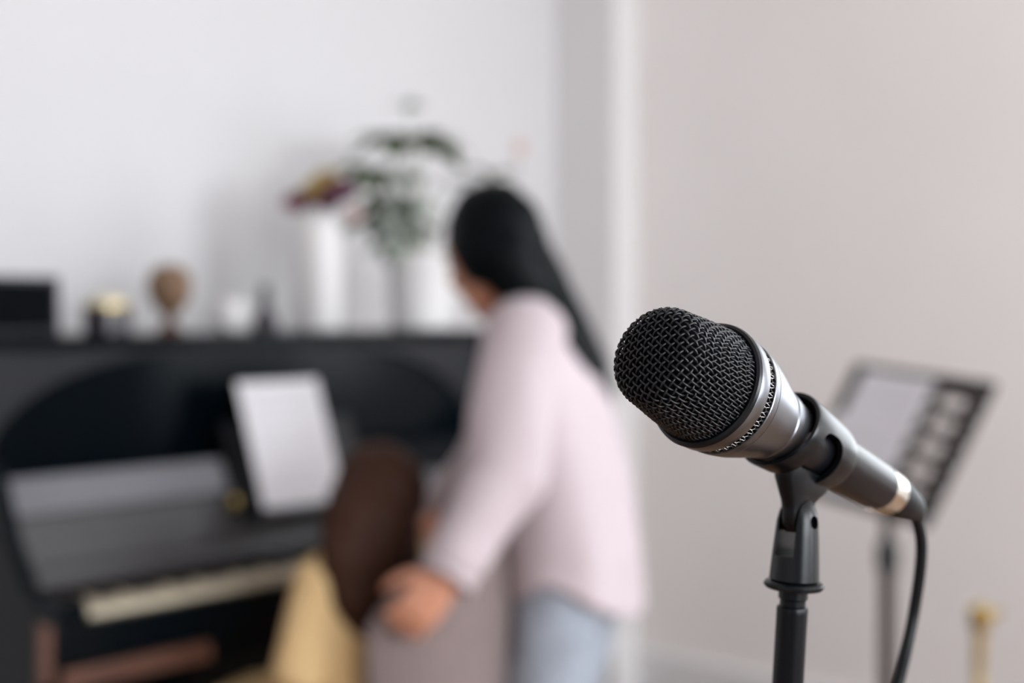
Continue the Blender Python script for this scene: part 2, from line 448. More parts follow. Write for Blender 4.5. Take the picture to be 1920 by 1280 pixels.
# keys
wk = MB().box((.0006, -.008, .730), (.0229, .148, .752)).mesh('white_key')
bk = MB().prism([(-.0055, .048, .746), (-.0055, .147, .746), (-.0045, .147, .7635), (-.0045, .055, .7635)], 1, (.010, 0, 0)).mesh('black_key')
order = [0, 2, 3, 5, 7, 8, 10]
for i in range(52):
    o = link('white_key', wk, 'ivory', piano, False); o.location = (i * .0235, 0, 0)
    nt_ = 'ABCDEFG'[i % 7]
    if nt_ in 'ACDFG' and i < 51:
        o = link('black_key', bk, 'ebony', piano, False); o.location = ((i + 1) * .0235, 0, 0)
# lower case
pp('lower_panel', MB().box((SA + .03, .235, .12), (SB - .03, .255, .604)), 'piano')
pp('plinth', MB().box((SA + .03, .215, .0), (SB - .03, .24, .115)), 'piano')
for a in (SA, SB - .06):
    pp('toe_block', MB().box((a - .001, -.045, .0), (a + .061, .215, .075)), 'piano', .01)
    pp('leg', MB().lathe([(.022, .075), (.03, .10), (.024, .13), (.02, .30), (.026, .52), (.034, .56), (.03, .604)], (a + .03, .0, 0), seg=20), 'piano', 0)
for k in (-1, 0, 1):
    c = .615 + k * .075
    pp('pedal', MB().prism([(c - .018, .06, .045), (c + .018, .06, .045), (c + .02, .10, .05), (c + .009, .214, .06), (c - .009, .214, .06), (c - .02, .10, .05)], 1, (0, 0, .008)), 'brass', .003)

# sheet of music on the desk
def sheet(name, label, org, ex, ey, w, h, curl, lines, parent=None, grp=None):
    """org: bottom left corner; ex, ey unit vectors; a thin curved sheet with printed staves"""
    ex, ey = Vector(ex).normalized(), Vector(ey).normalized(); n = ex.cross(ey).normalized()
    root = thing(name, label, 'paper', org, grp)
    def pt(u, v, d=0):
        z = curl * math.sin(math.pi * u) + curl * 0.6 * v * v
        return Vector(org) + ex * (u * w) + ey * (v * h) + n * (d - z)
    nu, nv = 14, 10
    def grid(u0, u1, v0, v1, d0, d1, nu, nv):
        v = []; f = []
        for d in (d0, d1):
            for j in range(nv + 1):
                for i in range(nu + 1):
                    v.append(pt(u0 + (u1 - u0) * i / nu, v0 + (v1 - v0) * j / nv, d))
        q = (nu + 1) * (nv + 1)
        for j in range(nv):
            for i in range(nu):
                a = j * (nu + 1) + i
                f.append((a, a + 1, a + nu + 2, a + nu + 1)); f.append((q + a + nu + 1, q + a + nu + 2, q + a + 1, q + a))
        ring = [i for i in range(nu + 1)] + [(j + 1) * (nu + 1) - 1 for j in range(1, nv + 1)] + \
               [nv * (nu + 1) + i for i in range(nu - 1, -1, -1)] + [j * (nu + 1) for j in range(nv - 1, 0, -1)]
        for k in range(len(ring)):
            a, b = ring[k], ring[(k + 1) % len(ring)]
            f.append((b, a, q + a, q + b))
        return v, f
    pg = MB().add(*grid(0, 1, 0, 1, 0, .0012, nu, nv)).build('page', 'paper', root)
    for k in range(lines):
        v0 = .9 - k * (.82 / lines)
        st = MB()
        for r in range(5):
            st.add(*grid(.09, .91, v0 - r * .0085, v0 - r * .0085 + .0022, .0012, .0016, 8, 1))
        st.build('staff', 'ink', pg, False)
    return root
p0 = L2W(.475, .098, .8725); p1 = L2W(.66, .098, .8535)
up = (W * .095 + Vector((0, 0, .275))).normalized()
sheet('sheet_music', 'white sheet of music propped on the black piano desk', p0, S, up, .222, .277, .004, 8)

# ------------------------------------------------------------------ things on the piano lid
LID = 1.2385
def lid_pos(px, w):
    s = s_at(px, w); p = L2W(s, w, LID); return p, depth_at(s, w) / FPX      # metres per pixel there
p, k = lid_pos(45, .42)
R48 = Matrix.Rotation(TH, 4, 'Z')
def rot_box(mb_lo, mb_hi):
    b = MB().box(mb_lo, mb_hi); return b
bx = thing('speaker_box', 'matte black box at the left end of the piano lid', 'box', p, rotz=TH); bx['_local'] = 1
pp('cabinet', MB().box((-.15, -.09, 0), (.030, .09, .118)), 'box', .004, bx)
pp('front_grille', MB().box((-.14, -.094, .010), (.020, -.0885, .108)), 'foam', .002, bx)
for a in (-.13, .012):
    pp('foot', MB().lathe([(.008, 0), (.008, .002)], (a, -.07, -.0005), seg=12), 'rubber', 0, bx)

p, k = lid_pos(200, .40)
o = thing('candle_jar', 'small black jar with a cream top beside the black box on the piano', 'jar', p)
MB().lathe([(.042, 0), (.049, .003), (.050, .056), (.048, .058), (.044, .058), (.044, .044), (0, .044)], p, seg=32).build('jar', 'plum_glass', o)
MB().lathe([(.0435, .045), (.0435, .064), (.040, .074), (.024, .080), (0, .081)], p, seg=32).build('cream_top', 'cream_wax', o)
MB().lathe([(.0515, .055), (.0515, .060), (.049, .061), (.049, .054)], p, seg=32, closed=True).build('rim', 'brass', o)

p, k = lid_pos(318, .42)
o = thing('carved_ornament', 'brown carved rounded ornament on a narrow foot on the piano', 'ornament', p)
MB().lathe([(.030, 0), (.031, .004), (.022, .010), (.014, .018), (.011, .032), (.013, .038)], p, seg=28).build('foot', 'wood_and_reflection', o)
me = MB().lathe([(.0, .034), (.014, .036), (.030, .050), (.044, .074), (.050, .100), (.047, .124), (.036, .142), (.018, .151), (0, .153)], p, seg=28)
for i, v in enumerate(me.v):
    d = v - p; a = math.atan2(d.y, d.x)
    q = 1 + .035 * math.sin(7 * a + d.z * 90)
    me.v[i] = p + Vector((d.x * q, d.y * q, d.z))
me.build('bowl', 'carved', o)

p, k = lid_pos(432, .44)
o = thing('ceramic_cup', 'small white rounded cup between the brown ornament and the dark bottle', 'cup', p)
MB().lathe([(.022, 0), (.03, .004), (.037, .03), (.036, .055), (.031, .072), (.028, .074), (.028, .07), (.032, .05), (.032, .02), (.0, .012)], p, seg=32).build('cup', 'ceramic', o)
hp = [p + Vector((.033 * math.cos(t_) * 0 + .034 + .018 * math.sin(t_), 0, .042 - .02 * math.cos(t_))) for t_ in np.linspace(.0, math.pi, 12)]
MB().tube(hp, .004, 8).build('handle', 'ceramic', o)

p, k = lid_pos(497, .42)
o = thing('dark_bottle', 'dark plum flared bottle left of the tall white vase', 'bottle', p)
MB().lathe([(.030, 0), (.034, .004), (.031, .022), (.021, .042), (.0135, .058), (.012, .085), (.014, .09), (.014, .096), (.010, .096), (.010, .06), (0, .05)], p, seg=32).build('body', 'plum_glass', o)
MB().lathe([(.0105, .094), (.0105, .106), (.008, .109), (0, .109)], p, seg=24).build('stopper', 'box', o)

p, k = lid_pos(598, .43)
vase_p = p
VH = 205 * k
o = thing('tall_vase', 'tall white cylindrical vase holding dried flowers on the piano', 'vase', p)
MB().lathe([(.053, 0), (.057, .004), (.060, .06), (.060, VH * .7), (.054, VH * .92), (.048, VH), (.043, VH), (.047, VH * .9), (.052, .05), (0, .01)], p, seg=40).build('body', 'ceramic', o)
MB().lathe([(.0475, VH - .004), (.0495, VH), (.0475, VH + .004), (.043, VH + .002), (.044, VH - .004)], p, seg=40, closed=True).build('rim', 'ceramic', o)

def bloom(name, label, px, py, D, m, r, npet, base):
    c = P(px, py, D)
    o = thing(name, label, 'flower', base)
    midp = (base + c) / 2 + Vector((0, 0, .01))
    MB().tube([base, midp, c], [.0022, .002, .0018], 6).build('stem', 'stem', o)
    ax = (c - base).normalized(); ax = (ax * .5 + Vector((.05, -.8, .45))).normalized()
    u = ax.orthogonal().normalized(); w_ = ax.cross(u)
    for ring, (n, tilt, rr) in enumerate(((npet, 1.15, 1.0), (npet - 2, .6, .75))):
        for i in range(n):
            a = 2 * math.pi * (i + .5 * ring) / n
            d = (u * math.cos(a) + w_ * math.sin(a)); side = ax.cross(d)
            tipd = d * math.sin(tilt) + ax * math.cos(tilt)
            nn = tipd.cross(side)
            v = []; f = []
            for q_, wd in ((0, .12), (.3, .34), (.65, .42), (.9, .25), (1, .03)):
                cpt = c + tipd * (r * rr * q_) + nn * (-.12 * r * math.sin(q_ * 3.1))
                for sgn in (-1, 0, 1):
                    v.append(cpt + side * (sgn * wd * r * rr) + nn * (.08 * r * (abs(sgn))))
            for j in range(4):
                for h in range(2):
                    f.append((j * 3 + h, j * 3 + h + 1, j * 3 + h + 4, j * 3 + h + 3))
            n0 = len(v); v2 = [x - nn * .0012 for x in v]
            f2 = [tuple(reversed([x + n0 for x in q_])) for q_ in f]
            MB().add(v + v2, f + f2).build('petal', m, o)
    MB().ell(c + ax * r * .12, (r * .22, r * .22, r * .18), None, 10, 6).build('flower_centre', 'ochre', o)
    return o
b0 = vase_p + Vector((0, 0, VH * .55))
DV = vase_p.y
rim = lambda dx, dy: vase_p + Vector((dx, dy, VH - .05))
bloom('dried_flower', 'burgundy dried flower, leftmost in the tall white vase', 562, 388, DV, 'burgundy', .046, 9, rim(-.02, 0))
bloom('dried_flower', 'purple dried flower, rightmost of the large blooms in the tall vase', 638, 368, DV - .01, 'purple', .050, 9, rim(.02, -.01))
bloom('dried_flower', 'ochre yellow dried flower topping the tall white vase', 612, 344, DV + .02, 'ochre', .042, 8, rim(.005, .01))
bloom('dried_flower', 'ochre dried flower just right of the burgundy bloom', 590, 362, DV - .02, 'ochre', .038, 8, rim(-.01, -.015))
bloom('dried_flower', 'dusky purple dried flower low over the vase rim', 612, 386, DV - .04, 'purple', .038, 8, rim(.0, -.02))
bloom('dried_flower', 'blush pink dried flower drooping right of the vase rim', 662, 408, DV + .0, 'pinkp', .026, 8, rim(.03, 0))

# potted plant
p, k = lid_pos(790, .42)
PH = 140 * k; PR = 68 * k
plant = thing('potted_plant', 'leafy green plant in a broad white pot on the piano', 'plant', p)
pot = MB().lathe([(PR * .78, 0), (PR * .84, .004), (PR * .97, PH * .9), (PR, PH * .93), (PR, PH), (PR * .93, PH), (PR * .9, PH * .9), (0, PH * .9)], p, seg=40).build('pot', 'ceramic', plant)
MB().lathe([(PR * .9, PH * .9), (PR * .6, PH * .93), (0, PH * .95)], p, seg=28).build('soil', 'soil', pot)
DP = p.y
def leaf_mesh(name, L, Wd, droop, m):
    v = []; f = []; n = 7
    for j in range(n + 1):
        t = j / n
        wd = Wd * (math.sin(math.pi * min(1, t * .93 + .05)) ** .8)
        z = -droop * L * t * t
        for sgn in (-1, 0, 1):
            v.append((t * L, sgn * wd, z + (.18 * wd if sgn else 0)))
    for j in range(n):
        for h in range(2):
            f.append((j * 3 + h, j * 3 + h + 1, j * 3 + h + 4, j * 3 + h + 3))
    n0 = len(v); v += [(a, b, c - .0008) for a, b, c in v]
    f += [tuple(reversed([x + n0 for x in q_])) for q_ in f]
    me = MB().add(v, f).mesh(name); me.materials.append(M[m]); me.polygons.foreach_set('use_smooth', [True] * len(me.polygons))
    return me
LM = {'d': leaf_mesh('leaf', .14, .036, .5, 'leaf'), 'p': leaf_mesh('leaf', .12, .036, .45, 'leaf_pale')}
def leaf(c, az, el, scl, kind, parent, base):
    o = bpy.data.objects.new('leaf', LM[kind]); COL.objects.link(o); o.parent = parent
    o.location = Vector(c) - Vector(base)
    o.rotation_euler = (random.uniform(-.3, .3), -el, az); o.scale = (scl,) * 3
    return o
soil = p + Vector((0, 0, PH * .93))
# stems with whorls of leaves: pixel of the whorl, depth offset, how many, size, kind, elevation
whorls = [(752, 262, 0, 11, 1.05, 'd', .30), (790, 262, .03, 8, .95, 'd', .1), (700, 318, -.03, 8, .85, 'd', .05), (742, 330, .05, 6, .8, 'p', .2),
          (770, 375, -.05, 7, .75, 'p', .1), (726, 372, .0, 6, .7, 'd', .0), (705, 410, -.05, 7, .8, 'p', 0), (745, 425, -.03, 8, .8, 'p', .1),
          (728, 450, -.06, 7, .7, 'p', -.2), (800, 430, .06, 5, .7, 'p', .2), (765, 205, .02, 4, .55, 'p', .5), (850, 345, .09, 5, .6, 'p', .4), (920, 330, .10, 5, .6, 'd', .4)]
for (x, y, dd, n, sc, kd, el) in whorls:
    c = P(x, y, DP + dd)
    b = soil + Vector(((c.x - soil.x) * .25, (c.y - soil.y) * .25, 0))
    MB().tube([b, (b + c) / 2 + Vector(((c.x - b.x) * -.12, 0, .02)), c], [.0032, .0026, .002], 7).build('stem', 'stem', plant)
    for i in range(n):
        leaf(c, 2 * math.pi * (i + random.uniform(-.25, .25)) / n, el + random.uniform(-.25, .25), sc * random.uniform(.8, 1.1), kd, plant, p)

# orchid half hidden behind the woman's head
p, k = lid_pos(968, .44)
o = thing('orchid_pot', 'white potted orchid behind the woman with one pale pink bud', 'plant', p)
MB().lathe([(.034, 0), (.038, .003), (.047, .085), (.047, .095), (.043, .095), (.04, .08), (0, .08)], p, seg=32).build('pot', 'ceramic', o)
c = P(974, 276, p.y)
MB().tube([p + Vector((0, 0, .08)), p + Vector((-.012, 0, .2)), c + Vector((-.01, 0, -.06)), c], [.003, .0026, .002, .0016], 7).build('stem', 'stem', o)
for i in range(5):
    a = i * 1.26
    MB().ell(c + Vector((math.cos(a) * .010, 0, math.sin(a) * .010)), (.011, .004, .011), None, 10, 6).build('petal', 'pinkp', o)
for i in range(4):
    l = leaf(p + Vector((0, 0, .085)), i * 1.57 + .4, .5, 1.0, 'd', o, p)

# ------------------------------------------------------------------ music stand by the right wall
TLc = Vector((0.78538, 3.22975, 1.16172)); TRc = Vector((0.96558, 2.84512, 1.13772)); BRc = Vector((0.81078, 2.7726, 0.86707)); BLc = Vector((0.63059, 3.15723, 0.89107))
mid_b = (BRc + BLc) / 2; mid_t = (TLc + TRc) / 2
ex = (TRc - TLc).normalized(); ey = (TLc - BLc).normalized(); en = ex.cross(ey).normalized()     # en faces the reader
if en.y > 0: en = -en
DW, DH = (TRc - TLc).length, (TLc - BLc).length
ctr = (mid_b + mid_t) / 2
pole_top = ctr - en * .035 - ey * .06
base = Vector((pole_top.x, pole_top.y, 0))
ms = thing('music_stand', 'black perforated music stand holding white sheets by the right wall', 'music stand', base)
ncx, ncy = 3, 5
desk = MB()
BRD = .026
cw, ch = (DW - 2 * BRD) / ncx, (DH - 2 * BRD) / ncy
for i in range(ncx):
    for j in range(ncy):
        c = BLc + ex * (BRD + cw * (i + .5)) + ey * (BRD + ch * (j + .5))
        n = 16; v = []; f = []
        for lay in (0, 1):
            off = en * (-.0015 + .003 * lay)
            for k_ in range(n):
                a = 2 * math.pi * (k_ + .5) / n; ca, sa = math.cos(a), math.sin(a)
                m_ = max(abs(ca), abs(sa))
                v.append(c + ex * (ca / m_ * cw / 2) + ey * (sa / m_ * ch / 2) + off)
            for k_ in range(n):
                a = 2 * math.pi * (k_ + .5) / n; ca, sa = math.cos(a), math.sin(a)
                pw = (abs(ca) ** 3.2 + abs(sa) ** 3.2) ** (-1 / 3.2)
                v.append(c + ex * (ca * pw * cw * .30) + ey * (sa * pw * ch * .27) + off)
        for k_ in range(n):
            l = (k_ + 1) % n
            f.append((k_, l, n + l, n + k_)); f.append((2 * n + l, 2 * n + k_, 3 * n + k_, 3 * n + l)); f.append((n + k_, n + l, 3 * n + l, 3 * n + k_))
        desk.add(v, f)
for a0, a1, b0_, b1_ in ((0, DW, 0, BRD), (0, DW, DH - BRD, DH), (0, BRD, BRD, DH - BRD), (DW - BRD, DW, BRD, DH - BRD)):
    q4 = [BLc + ex * x + ey * y for x, y in ((a0, b0_), (a1, b0_), (a1, b1_), (a0, b1_))]
    desk.prism([q_ - en * .0015 for q_ in q4], 1, en * .003)
dk = desk.build('desk', 'stand_brown', ms, False)
rimm = MB()
for a, b in ((TLc, TRc), (TRc, BRc), (BRc, BLc), (BLc, TLc)):
    rimm.tube([a, b], .0065, 10)
rimm.build('desk_rim', 'stand', dk)
lip = MB(); lb = BLc + en * .002
lip.add([BLc, BRc, BRc + en * .05, BLc + en * .05, BLc - ey * .004, BRc - ey * .004, BRc + en * .05 - ey * .004, BLc + en * .05 - ey * .004],
        [(0, 1, 2, 3), (7, 6, 5, 4), (0, 4, 5, 1), (1, 5, 6, 2), (2, 6, 7, 3), (3, 7, 4, 0)])
lip.build('ledge', 'stand', dk, False)
MB().tube([pole_top, Vector((base.x, base.y, .72)), Vector((base.x, base.y, .50))], .0125, 16).build('upper_pole', 'stand_brown', ms)
MB().tube([Vector((base.x, base.y, .77)), Vector((base.x, base.y, .12))], .0165, 16).build('lower_pole', 'stand_brown', ms)
MB().lathe([(.017, .735), (.023, .74), (.023, .79), (.017, .798), (.0125, .80)], base, seg=20).build('clutch', 'stand', ms)
MB().tube([pole_top, pole_top + en * .036], .014, 14).build('tilt_joint', 'stand', ms)
for i in range(3):
    a = 2.1 * i + .5; d = Vector((math.cos(a), math.sin(a), 0))
    lg = MB().tube([base + Vector((0, 0, .24)), base + d * .14 + Vector((0, 0, .12)), base + d * .29 + Vector((0, 0, .012))], .008, 10).build('leg', 'stand', ms)
    MB().ell(base + d * .29 + Vector((0, 0, .012)), (.013, .013, .012), None, 10, 8).build('rubber_foot', 'rubber', lg)
# the sheets: two pages, the near one narrower
o1 = BLc + ex * (DW * .10) + ey * .006 + en * .006
sheet('sheet_music', 'wide white sheet of music on the perforated stand', o1, ex, ey, DW * .53, DH * .95, .002, 9)
o2 = BLc + ex * (DW * .02) + ey * .004 + en * .011 - ey * 0.002
sheet('sheet_music', 'short white page overlapping the wide sheet on the perforated stand', o2 + ex * .012 + ey * .002, ex, ey, DW * .46, DH * .60, .002, 6)

# ------------------------------------------------------------------ brass candlestick
g = P(1838, 1155, 3.0)
gb = Vector((g.x - .012, g.y, 0)); gh = g.z
cs = thing('brass_candlestick', 'slim golden brass candlestick with rounded cup below the music stand', 'candlestick', gb)
MB().lathe([(.11, 0), (.112, .006), (.10, .014), (.05, .03), (.02, .05), (.014, .07)], gb, seg=32).build('base', 'brass', cs)
tilt = (g - Vector((gb.x, gb.y, 0))).normalized()
st = [(.012, .06)]
h = .07
while h < gh - .04:
    st += [(.010, h), (.010, h + .09), (.013, h + .10), (.013, h + .106), (.010, h + .115)]; h += .16
st = [s_ for s_ in st if s_[1] < gh - .12] + [(.0115, gh - .11), (.0125, gh - .05), (.012, gh - .03)]
MB().lathe(st, gb, tilt, seg=20).build('stem', 'brass', cs)
MB().lathe([(.010, -.036), (.016, -.028), (.022, -.012), (.024, .006), (.023, .018), (.020, .021), (.017, .018), (.017, .0), (0, -.004)], g, tilt, seg=28).build('cup', 'brass', cs)
MB().tube([g + Vector((.024, 0, .0)), g + Vector((.036, 0, .004)), g + Vector((.042, -.004, .012))], [.007, .008, .005], 10).build('side_knob', 'brass', cs)

# ------------------------------------------------------------------ microphone
cf = Vector((0, math.cos(PITCH), -math.sin(PITCH))); cu = Vector((0, math.sin(PITCH), math.cos(PITCH))); cr = Vector((1, 0, 0))
AX = (cr * .66 - cu * .357 + cf * .67).normalized()          # from the grille towards the plug
MC = P(1323, 721, .53)                                        # centre of the collar
mm = .001
UP = (Vector((0, 0, 1)) - AX * AX.z).normalized()             # upper side of the mic
SD = AX.cross(UP).normalized()
def mp(t, r=0, a=0):      # point at t mm along the axis, r mm out, angle a from the upper side
    return MC + AX * (t * mm) + (UP * math.cos(a) + SD * math.sin(a)) * (r * mm)
mic = thing('microphone', 'black and silver vocal microphone with woven wire grille in the foreground', 'microphone', mp(60))

def axl(prof, seg=96, closed=False): return MB().lathe([(r * mm, t * mm) for t, r in prof], MC, AX, seg, closed)
# grille profile: (t, r) from the tip to the collar
gp = [(-37.2, 0)]
for k_ in range(1, 9):
    g_ = k_ / 8; gp.append((-37.2 + 1.5 * g_ * g_, 11.5 * g_))
for k_ in range(1, 11):
    g_ = math.radians(82 * k_ / 10)
    gp.append((-28.2 - 7.5 * math.cos(g_), 11.5 + 7.0 * math.sin(g_)))
gp += [(-22, 19.3), (-16, 20.2), (-10, 20.9), (-5, 21.4), (0, 21.7)]
gp = np.array(gp)
seg_l = np.hypot(*np.diff(gp, axis=0).T); arc = np.concatenate([[0], np.cumsum(seg_l)])
fine = np.linspace(0, arc[-1], 500)
ft = np.interp(fine, arc, gp[:, 0]); fr_ = np.interp(fine, arc, gp[:, 1])
# flat radius of the woven blank that is drawn over the dome (area preserving, eased)
flat = np.sqrt(np.concatenate([[0], np.cumsum((fr_[1:] + fr_[:-1]) * np.diff(fine))]))
flat = .72 * flat + .28 * fine
nt_ = np.gradient(ft, fine); nr_ = np.gradient(fr_, fine)
def dome(u, v, h):
    r = math.hypot(u, v)
    t = np.interp(r, flat, ft); rr = np.interp(r, flat, fr_)
    dt = np.interp(r, flat, nt_); dr = np.interp(r, flat, nr_)
    a = math.atan2(v, u)
    ln = math.hypot(dt, dr)
    return mp(t - dr / ln * h, rr + dt / ln * h, a)
PITCHW = 2.38; WR = 0.42; RMAX = flat[-1]
grille = MB()
nw = int(RMAX / PITCHW)
rot = math.radians(33)
cr_, sr_ = math.cos(rot), math.sin(rot)
for fam in (0, 1):
    for j in range(-nw, nw + 1):
        v0 = j * PITCHW
        half = math.sqrt(max(0, RMAX ** 2 - v0 ** 2))
        if half < 2: continue
        n = int(2 * half / (PITCHW / 4)) + 1
        pts = []
        for i in range(n + 1):
            u0 = -half + 2 * half * i / n
            h_ = WR * .95 * math.cos(math.pi * (u0 / PITCHW + j)) * (1 if fam == 0 else -1)
            a_, b_ = (u0, v0) if fam == 0 else (v0, u0)
            pts.append(dome(a_ * cr_ - b_ * sr_, a_ * sr_ + b_ * cr_, h_ + .1))
        grille.tube(pts, WR * mm, 6)
go = grille.build('wire_grille', 'black_grille', mic, angle=180); tag(go, 'black woven wire grille', kind='stuff')
axl([(t + .9, max(0, r - 1.1)) for t, r in gp] + [(1.5, 20.8), (1.5, 0)], 64).build('foam_liner', 'foam', mic)
axl([(-1.2, 21.6), (-1.6, 23.2), (-1.0, 24.2), (.3, 24.6), (.8, 24.3), (.8, 21)], 96).build('rim_ring', 'black_plastic', mic)
axl([(.8, 22), (.8, 24.15), (1.2, 24.35), (6.4, 24.1), (6.9, 23.8), (6.9, 21)], 96).build('collar', 'mic_silver', mic)
axl([(6.9, 21), (6.9, 22.0), (11.6, 21.7), (11.6, 20)], 96).build('band_core', 'foam', mic)
band = MB()
nb = 74
for k_ in range(nb):
    a0 = 2 * math.pi * k_ / nb
    for sg in (-1, 1):
        pts = []
        for i in range(7):
            q_ = i / 6
            pts.append(mp(7.0 + 4.5 * q_, 22.45 + .35 * math.sin(q_ * math.pi * 3 + (0 if sg > 0 else math.pi) + k_ * math.pi), a0 + sg * (q_ - .5) * .085))
        band.tube(pts, .17 * mm, 5)
bo = band.build('band_mesh', 'steel', mic, angle=180); tag(bo, 'fine steel mesh band', kind='stuff')
axl([(11.6, 20.5), (11.6, 23.2), (12, 23.4), (15.2, 23.0), (15.35, 22.6), (15.6, 22.6), (15.75, 22.9), (21, 21.8), (28, 19.7), (34, 17.7), (39.5, 16.1),
     (40, 15.6), (40.6, 15.5), (41.2, 15.9), (47, 14.6), (53, 13.4), (60, 12.5)], 96).build('shoulder', 'mic_silver', mic, angle=25)
axl([(58, 12.3), (60, 12.5), (100, 11.6), (128, 10.8), (131, 10.5), (132, 9.6), (132, 0)], 72).build('handle', 'mic_body', mic, angle=25)

# ------------------------------------------------------------------ mic stand with clip
PIV_T = 66
PV = mp(PIV_T) - Vector((0, 0, 1)) * .0328
hx = Vector((AX.x, AX.y, 0)).normalized(); hy = Vector((0, 0, 1)).cross(hx)   # hy: pivot axis
lean = (Vector((0, 0, 1)) + cr * .055).normalized()
foot = PV - lean * (PV.z / lean.z)
stand = thing('microphone_stand', 'black microphone stand with swivel clip holding the microphone', 'microphone stand', foot)

def boolean(me, cutters):
    obs = []
    for c in cutters:
        co = bpy.data.objects.new('cut', c.mesh('cut')); COL.objects.link(co); obs.append(co)
    def f(o):
        for co in obs:
            b = o.modifiers.new('b', 'BOOLEAN'); b.operation = 'DIFFERENCE'; b.object = co; b.solver = 'EXACT'
    r = evaluated(me, [f])
    for co in obs: bpy.data.objects.remove(co, do_unlink=True)
    return r
# clip: tapered sleeve with a window on the side facing the lens
sleeve = axl([(45, 17.2), (47, 17.6), (66, 16.8), (80, 15.8), (87, 14.6), (89.5, 13.8), (90, 12.8), (87, 12.8), (72, 14.2), (46, 15.2), (45, 15.8)], 96, closed=True)
for i, v in enumerate(sleeve.v):           # the front edge is cut slanting back at the top
    d = v - MC; t_ = d.dot(AX) * 1000; r_ = d - AX * d.dot(AX)
    k_ = max(0, (72 - t_) / 27)
    sleeve.v[i] = v + AX * (.0125 * k_ * (1 + r_.normalized().dot(UP)) / 2)
to_cam = (cam.location - mp(75)); to_cam = (to_cam - AX * to_cam.dot(AX)).normalized()
ang_cam = math.atan2(to_cam.dot(SD), to_cam.dot(UP))
def slot(t0, t1, a0, a1):
    """radial cutter: rounded window between angles a0..a1"""
    m = MB(); n = 40; tc = (t0 + t1) / 2; ht = (t1 - t0) / 2
    ring = []
    for k_ in range(n):
        g_ = 2 * math.pi * k_ / n; c_, d_ = math.cos(g_), math.sin(g_)
        c_ = math.copysign(abs(c_) ** .62, c_); d_ = math.copysign(abs(d_) ** .5, d_)
        ring.append((tc + ht * c_, (a0 + a1) / 2 + (a1 - a0) / 2 * d_))
    v = [mp(t, 9, a) for t, a in ring] + [mp(t, 24, a) for t, a in ring]
    ci = sum(v[:n], Vector()) / n; cc = sum(v[n:], Vector()) / n
    v += [mp(tc, 9, (a0 + a1) / 2), mp(tc, 24, (a0 + a1) / 2)]
    f = [(k_, (k_ + 1) % n, n + (k_ + 1) % n, n + k_) for k_ in range(n)]
    f += [((k_ + 1) % n, k_, 2 * n) for k_ in range(n)] + [(n + k_, n + (k_ + 1) % n, 2 * n + 1) for k_ in range(n)]
    return m.add(v, f)
sgn = 1 if ang_cam > 0 else -1
a_hi = ang_cam - sgn * .55; a_lo = ang_cam + sgn * 2.0
a_hi, a_lo = min(a_hi, a_lo), max(a_hi, a_lo)
me = boolean(sleeve.mesh('clip'), [slot(56.5, 76.0, a_hi, a_lo)])
me.transform(Matrix.Translation(-foot))
clip = link('clip', me, 'black_plastic', stand, True, angle=35)
# neck from the sleeve down to the swivel
nk = MB()
dn = -Vector((0, 0, 1))
pts, ra, rb = [], [], []
for q_, a_, b_, tt in ((0, .0165, .0062, PIV_T + 4), (.25, .0150, .0058, PIV_T + 3), (.45, .0115, .0050, PIV_T + 2), (.62, .0088, .0044, PIV_T + 1), (.8, .0078, .0040, PIV_T), (1.0, .0078, .0040, PIV_T), (1.2, .0055, .0040, PIV_T)):
    top = mp(tt) + dn * .0125
    c_ = top.lerp(PV, q_)
    pts.append(c_); ra.append(a_); rb.append(b_)
nk.loft(pts, ra, rb, hx, 32, 3.2)
nk.build('clip_neck', 'black_plastic', clip)
# yoke
def zl(prof, seg=64, closed=False, off=PV, ax=lean): return MB().lathe([(r * mm, h * mm) for h, r in prof], off, ax, seg, closed)
yk = zl([(-24.3, 9.0), (-23.6, 10.0), (-15, 9.5), (-6, 8.8), (0, 8.3), (4, 7.4), (7, 6.0), (9, 4.0), (9.8, 0)])
def boxcut(c, ax3, half):
    x, y, z = ax3
    v = []
    for sz in (-1, 1):
        for sx, sy in ((-1, -1), (1, -1), (1, 1), (-1, 1)):
            v.append(c + x * (sx * half[0]) + y * (sy * half[1]) + z * (sz * half[2]))
    return MB().add(v, [(3, 2, 1, 0), (4, 5, 6, 7), (0, 1, 5, 4), (1, 2, 6, 5), (2, 3, 7, 6), (3, 0, 4, 7)])
slotc = boxcut(PV + lean * (.0), (hx, hy, lean), (.02, .0043, .0135))
hole = MB().lathe([(.0027, -.02), (.0027, .02)], PV, hy, 24)
me = boolean(yk.mesh('yoke'), [slotc, hole])
me.transform(Matrix.Translation(-foot))
link('yoke', me, 'black_plastic', stand, True, angle=35)
MB().lathe([(.0026, -.0055), (.0026, .0055)], PV, hy, 20).build('pivot_bolt', 'stand', stand)
zl([(-27.5, 8), (-27.5, 11.2), (-26.9, 11.8), (-25.3, 11.8), (-24.7, 11.2), (-24.3, 9.2), (-24.3, 7)]).build('thread_flange', 'black_plastic', stand)
kn = MB()
for k_ in range(80):
    a_ = 2 * math.pi * k_ / 80
    o_ = lean.orthogonal().normalized(); o2_ = lean.cross(o_)
    d_ = o_ * math.cos(a_) + o2_ * math.sin(a_); tdir = lean.cross(d_)
    c_ = PV - lean * .0261 + d_ * .0118
    kn.add([c_ - lean * .0007 - tdir * .0003, c_ - lean * .0007 + tdir * .0003, c_ + lean * .0007 + tdir * .0003, c_ + lean * .0007 - tdir * .0003, c_ + d_ * .00035],
           [(0, 1, 4), (1, 2, 4), (2, 3, 4), (3, 0, 4), (3, 2, 1, 0)])
tag(kn.build('knurling', 'black_plastic', stand, False), kind='stuff')
LN = PV.z / lean.z * 1000
